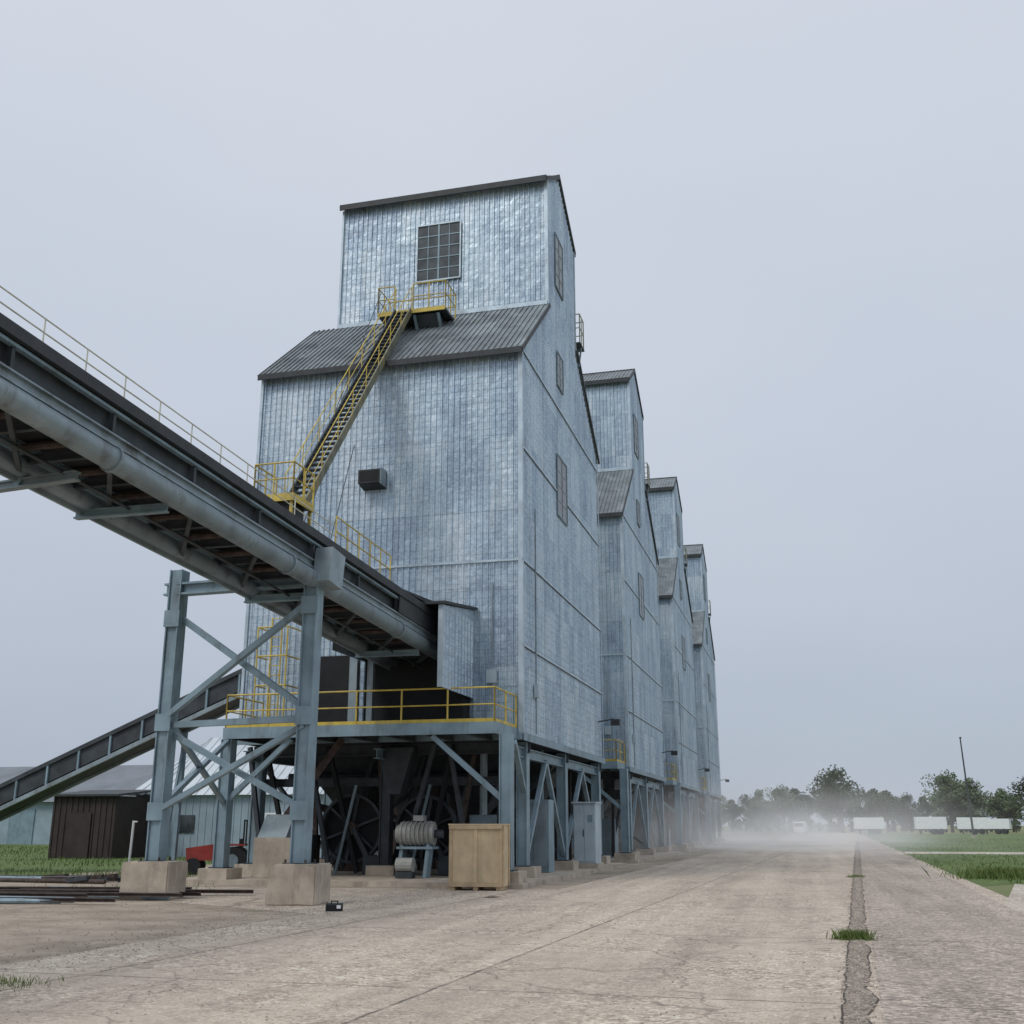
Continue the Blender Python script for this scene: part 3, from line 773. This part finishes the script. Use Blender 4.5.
b.box(.45,.85,-.22,.22,.621,.75,M_black);b.box(.8,.88,-.22,.22,.751,1.15,M_black)
for s in(-1,1):
    b.cyl((.65,s*.42,.45),(.65,s*.66,.45),.45,M_black,20);b.cyl((.65,s*.661,.45),(.65,s*.68,.45),.22,M_steel,12)
    b.cyl((-.65,s*.38,.27),(-.65,s*.55,.27),.27,M_black,16)
    b.box(.25,1.05,s*.5-.15,s*.5+.15,.93,.98,M_red)
    b.cyl((.95,s*.3,.9),(.95,s*.3,1.75),.03,M_black,6)
b.cyl((.95,-.3,1.75),(.95,.3,1.75),.03,M_black,6);b.cyl((.1,0,.95),(.3,0,1.2),.02,M_black,6);b.cyl((.27,0,1.15),(.31,0,1.22),.2,M_black,14)
b.obj("tractor_body",e)
b=MB();b.cyl((-24.2,37.0,0),(-24.15,37.0,1.75),.045,M_white,8);b.cyl((-24.16,37.0,1.7),(-24.0,37.0,1.72),.03,M_white,6);b.cyl((-24.2,37,0),(-24.2,37,.06),.14,M_steeld,10);b.obj("standpipe")
b=MB()
for i in range(13):
    y=20.6+i*.36+random.uniform(-.1,.1);x=-17.0+random.uniform(-1.4,1.6);l=random.uniform(1.6,3.0)
    p=(x-l,y+random.uniform(-.9,.3),.07+.03*(i%3));q=(x+l,y+random.uniform(-.3,.6),.07+.03*(i%3))
    if i%3: b.hbeam(p,q,.1,.08,M_rust,t=.02)
    else: b.cyl(p,q,.055,M_steel,8)
b.obj("scrap_steel_beams")
b=MB()
for i in range(16):
    x=random.gauss(-20.6,.8);y=random.gauss(29.5,.3);s=random.uniform(.06,.2);a=random.uniform(-.5,.5)
    b.beam((x,y,s*.5),(x+math.cos(a)*s*5,y+math.sin(a)*s*3,s*.5+random.uniform(0,.12)),s,s*.7,random.choice([M_rust,M_steeld,M_black]))
for i in range(8):
    y=28.6+i*.22;b.cyl((-24.5+random.uniform(-.6,.6),y+random.uniform(-.3,.3),.07),(-20+random.uniform(-.8,.8),y+random.uniform(-.3,.3),.07+.04*(i%2)),.06,random.choice([M_rust,M_steel,M_steeld]),8)
b.obj("pipe_pile")
e=empty("tool_case",(-9.0,20.75,0),R(20));b=MB()
b.box(-.16,.16,-.09,.09,.012,.12,M_black);b.box(-.16,.16,-.09,.09,.122,.15,M_steeld);b.box(.05,.13,-.1,-.091,.06,.12,M_white);b.cyl((-.06,0,.15),(-.06,0,.19),.012,M_black,6);b.cyl((.06,0,.15),(.06,0,.19),.012,M_black,6);b.cyl((-.07,0,.19),(.07,0,.19),.012,M_black,6)
b.obj("case_body",e)
b=MB();b.add([(-7.4,25.4,.02),(-7.1,25.3,.05),(-6.9,25.5,.03),(-7.3,25.6,.02)],[(0,1,2,3)],M_woodd);b.add([(-.1,16.1,.02),(.1,16.0,.04),(.15,16.06,.03)],[(0,1,2)],M_dark);b.obj("litter")

# ---------------------------------------------------------------- distant things
def trailer(x,y,rot,L=6,H=2.7):
    e=empty("box_trailer",(x,y,0),rot);b=MB()
    b.box(-L/2,L/2,-1.2,1.2,.9,.9+H,M_white)
    for i in range(int(L/.6)+1):
        xx=-L/2+.05+i*.6; b.box(xx,xx+.05,-1.23,-1.201,.95,.85+H,M_white)
    b.box(-L/2,L/2,-.9,.9,.7,.899,M_steeld)
    for xx in(L/2-1,L/2-2.1):
        for s in(-1,1): b.cyl((xx,s*.95,.5),(xx,s*1.2,.5),.5,M_black,14)
    b.box(-L/2+.8,-L/2+.95,-.8,-.65,0,.7,M_steeld);b.box(-L/2+.8,-L/2+.95,.65,.8,0,.7,M_steeld)
    b.obj("trailer_body",e)
trailer(10,216,.1,5.0,2.0);trailer(20.5,216,.05,5.2,2.1);trailer(27.6,217,-.1,5,2.0);trailer(32.5,224,-.3,5,1.8)
e=empty("van",(-1.9,205,0),R(84));b=MB()
prof=[(-2.5,.4),(-2.5,1.9),(-2.3,2.15),(.9,2.15),(1.6,1.3),(2.4,1.1),(2.5,.4)]
vs=[(x,-.95,z) for x,z in prof]+[(x,.95,z) for x,z in prof];n=len(prof)
b.add(vs,[tuple(range(n)),tuple(range(2*n-1,n-1,-1))]+[(i,i+n,(i+1)%n+n,(i+1)%n) for i in range(n)],M_white)
b.add([(.95,-.8,2.06),(.95,.8,2.06),(1.57,.85,1.38),(1.57,-.85,1.38)],[(0,1,2,3)],M_black)
b.box(-2.52,-2.501,-.75,.75,1.3,1.95,M_black)
for xx in(-1.6,1.6):
    for s in(-1,1): b.cyl((xx,s*.8,.35),(xx,s*.98,.35),.35,M_black,14)
b.obj("van_body",e)
e=empty("utility_pole",(20.4,160,0));b=MB()
b.cyl((0,0,0),(-.35,0,12.8),.15,M_steeld,8,.08);b.cyl((0,0,0),(0,0,.3),.3,M_block,8);b.box(-.45,-.2,-.1,.1,12.75,12.95,M_steeld)
b.obj("pole",e)
def tree_mesh(seed,H):
    rnd=random.Random(seed);b=MB();tr=H*.35
    b.cyl((0,0,0),(0,0,tr),.3,M_bark,7,.2)
    cl=[]
    for i in range(9):
        a=rnd.uniform(0,6.28);rr=rnd.uniform(.12,.34)*H;zz=rnd.uniform(.4,.86)*H
        p=Vector((math.cos(a)*rr,math.sin(a)*rr,zz));b.cyl((0,0,tr*rnd.uniform(.7,1)),p,.12,M_bark,5,.04);cl.append((p,rnd.uniform(.1,.17)*H))
    for i in range(16):
        a=rnd.uniform(0,6.28);t=rnd.random();rr=.36*H*math.sin(math.pi*min(1,(t*.85+.18)))*rnd.uniform(.3,1);zz=(.25+.7*t)*H
        cl.append((Vector((math.cos(a)*rr,math.sin(a)*rr,zz)),rnd.uniform(.07,.14)*H))
    for p,r in cl:
        for k in range(95):
            d=Vector((rnd.gauss(0,1),rnd.gauss(0,1),rnd.gauss(0,.8))).normalized()*r*rnd.random()**.4
            c=p+d;s=rnd.uniform(.13,.3)
            u=Vector((rnd.gauss(0,1),rnd.gauss(0,1),rnd.gauss(0,1))).normalized();v=u.orthogonal().normalized()
            b.add([c-u*s,c+v*s*.7,c+u*s,c-v*s*.7],[(0,1,2,3)],M_leaf)
    return b.obj("tree_variant")
variants=[tree_mesh(s,H) for s,H in((1,9),(2,10),(3,12),(4,8))]
row=empty("distant_tree_row")
vm=[o.data for o in variants]
for o in variants: bpy.data.objects.remove(o)
def put(me,x,y,s):
    o=bpy.data.objects.new("tree_crown",me);sc.collection.objects.link(o);o.parent=row
    o.location=(x,y,-.3);o.scale=(s*random.uniform(.95,1.35),s*random.uniform(.95,1.3),s);o.rotation_euler=(0,0,random.uniform(0,6.28))
for i in range(95):
    x=-60+i*2.6+random.uniform(-2,2);put(random.choice(vm),x,275+random.uniform(-12,25),random.uniform(.75,1.15)*(1.0+.12*math.sin(i*.37)))
for x,y,s in((6,238,1.15),(13,250,1.0),(33,262,1.15),(58,250,1.2),(66,240,1.15),(-6,262,.9)): put(random.choice(vm),x,y,s)
for i in range(110):
    x=-60+i*2.2+random.uniform(-1,1);put(vm[3],x,268+random.uniform(-4,4),random.uniform(.3,.5))
for i in range(60):
    put(random.choice(vm),-420+i*6+random.uniform(-2,2),520+random.uniform(-20,20),random.uniform(.7,1.1))

# ---------------------------------------------------------------- haze and dust
def vol(name,x0,x1,y0,y1,z0,z1,dens,col,glow,het=False):
    b=MB();m=bpy.data.materials.new(name);m.use_nodes=True;t=m.node_tree;t.nodes.clear()
    out=t.nodes.new('ShaderNodeOutputMaterial');v=t.nodes.new('ShaderNodeVolumePrincipled');v.inputs['Color'].default_value=(*col,1);v.inputs['Anisotropy'].default_value=.0
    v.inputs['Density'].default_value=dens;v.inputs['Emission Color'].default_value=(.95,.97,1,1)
    # glow added for light scattered repeatedly in dust (Cycles only follows the first bounce)
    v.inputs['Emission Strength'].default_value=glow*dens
    if het:
        co=coord(t);f=noise(t,mapping(t,co,(.1,.05,.22)),1,2,.55)
        rr=ramp(t,f,[(.38,0.),(.66,1.)])
        sx=N(t,'ShaderNodeSeparateXYZ');t.links.new(co,sx.inputs[0])
        def fade(o,a,bb):
            fz=N(t,'ShaderNodeMapRange');fz.inputs[1].default_value=a;fz.inputs[2].default_value=bb;fz.inputs[3].default_value=0;fz.inputs[4].default_value=1;t.links.new(o,fz.inputs[0]);return fz.outputs[0]
        def mul(a,bb):
            ml=N(t,'ShaderNodeMath',op='MULTIPLY');t.links.new(a,ml.inputs[0])
            if isinstance(bb,float): ml.inputs[1].default_value=bb
            else: t.links.new(bb,ml.inputs[1])
            return ml.outputs[0]
        k=fade(sx.outputs[2],z1,0)
        k=mul(mul(k,k),rr);k=mul(k,fade(sx.outputs[0],x0,x0+6));k=mul(k,fade(sx.outputs[0],x1,x1-12));k=mul(k,fade(sx.outputs[1],y0,y0+20))
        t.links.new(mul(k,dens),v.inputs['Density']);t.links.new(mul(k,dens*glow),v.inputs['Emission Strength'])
        try: m.cycles.volume_step_rate=6.0
        except Exception: pass
    t.links.new(v.outputs[0],out.inputs['Volume'])
    b.box(x0,x1,y0,y1,z0,z1,m);return b.obj(name)
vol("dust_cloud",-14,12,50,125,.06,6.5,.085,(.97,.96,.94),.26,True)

# ---------------------------------------------------------------- world / light / camera
w=bpy.data.worlds.new("World");sc.world=w;w.use_nodes=True;t=w.node_tree;t.nodes.clear()
out=t.nodes.new('ShaderNodeOutputWorld');bg=t.nodes.new('ShaderNodeBackground');bg.inputs[1].default_value=.1
sk=t.nodes.new('ShaderNodeTexSky');sk.sky_type='NISHITA';sk.sun_disc=False;sk.sun_elevation=R(50);sk.sun_rotation=R(210)
gc=t.nodes.new('ShaderNodeTexCoord').outputs['Generated']
sx=t.nodes.new('ShaderNodeSeparateXYZ');t.links.new(gc,sx.inputs[0])
c=ramp(t,sx.outputs[2],[(0.,(.42,.475,.565)),(.12,(.465,.52,.615)),(.35,(.575,.63,.73)),(.65,(.66,.71,.795)),(1.,(.85,.90,.97))])
cl=noise(t,mapping(t,gc,(1,1,2.2)),1.6,5,.5)
c=mix(t,.14,c,ramp(t,cl,[(.3,.25),(.7,.75)]),'OVERLAY')
vs=t.nodes.new('ShaderNodeVectorMath');vs.operation='SCALE';vs.inputs['Scale'].default_value=10;t.links.new(c,vs.inputs[0])
c=mix(t,.06,vs.outputs[0],sk.outputs[0])
t.links.new(c,bg.inputs[0]);t.links.new(bg.outputs[0],out.inputs[0])
L=bpy.data.lights.new("sun","SUN");L.energy=1.2;L.angle=R(20);L.color=(1,.96,.9)
lo=bpy.data.objects.new("sun",L);sc.collection.objects.link(lo);lo.rotation_euler=(R(40),0,R(-30))
cam=bpy.data.cameras.new("camera");co=bpy.data.objects.new("camera",cam);sc.collection.objects.link(co)
co.location=(0,0,1.6);co.rotation_euler=(R(90+15.95),0,R(14.75));cam.lens=38.5;cam.sensor_width=36;cam.clip_end=6000
sc.camera=co
sc.view_settings.view_transform='Standard';sc.view_settings.look='None';sc.view_settings.exposure=0
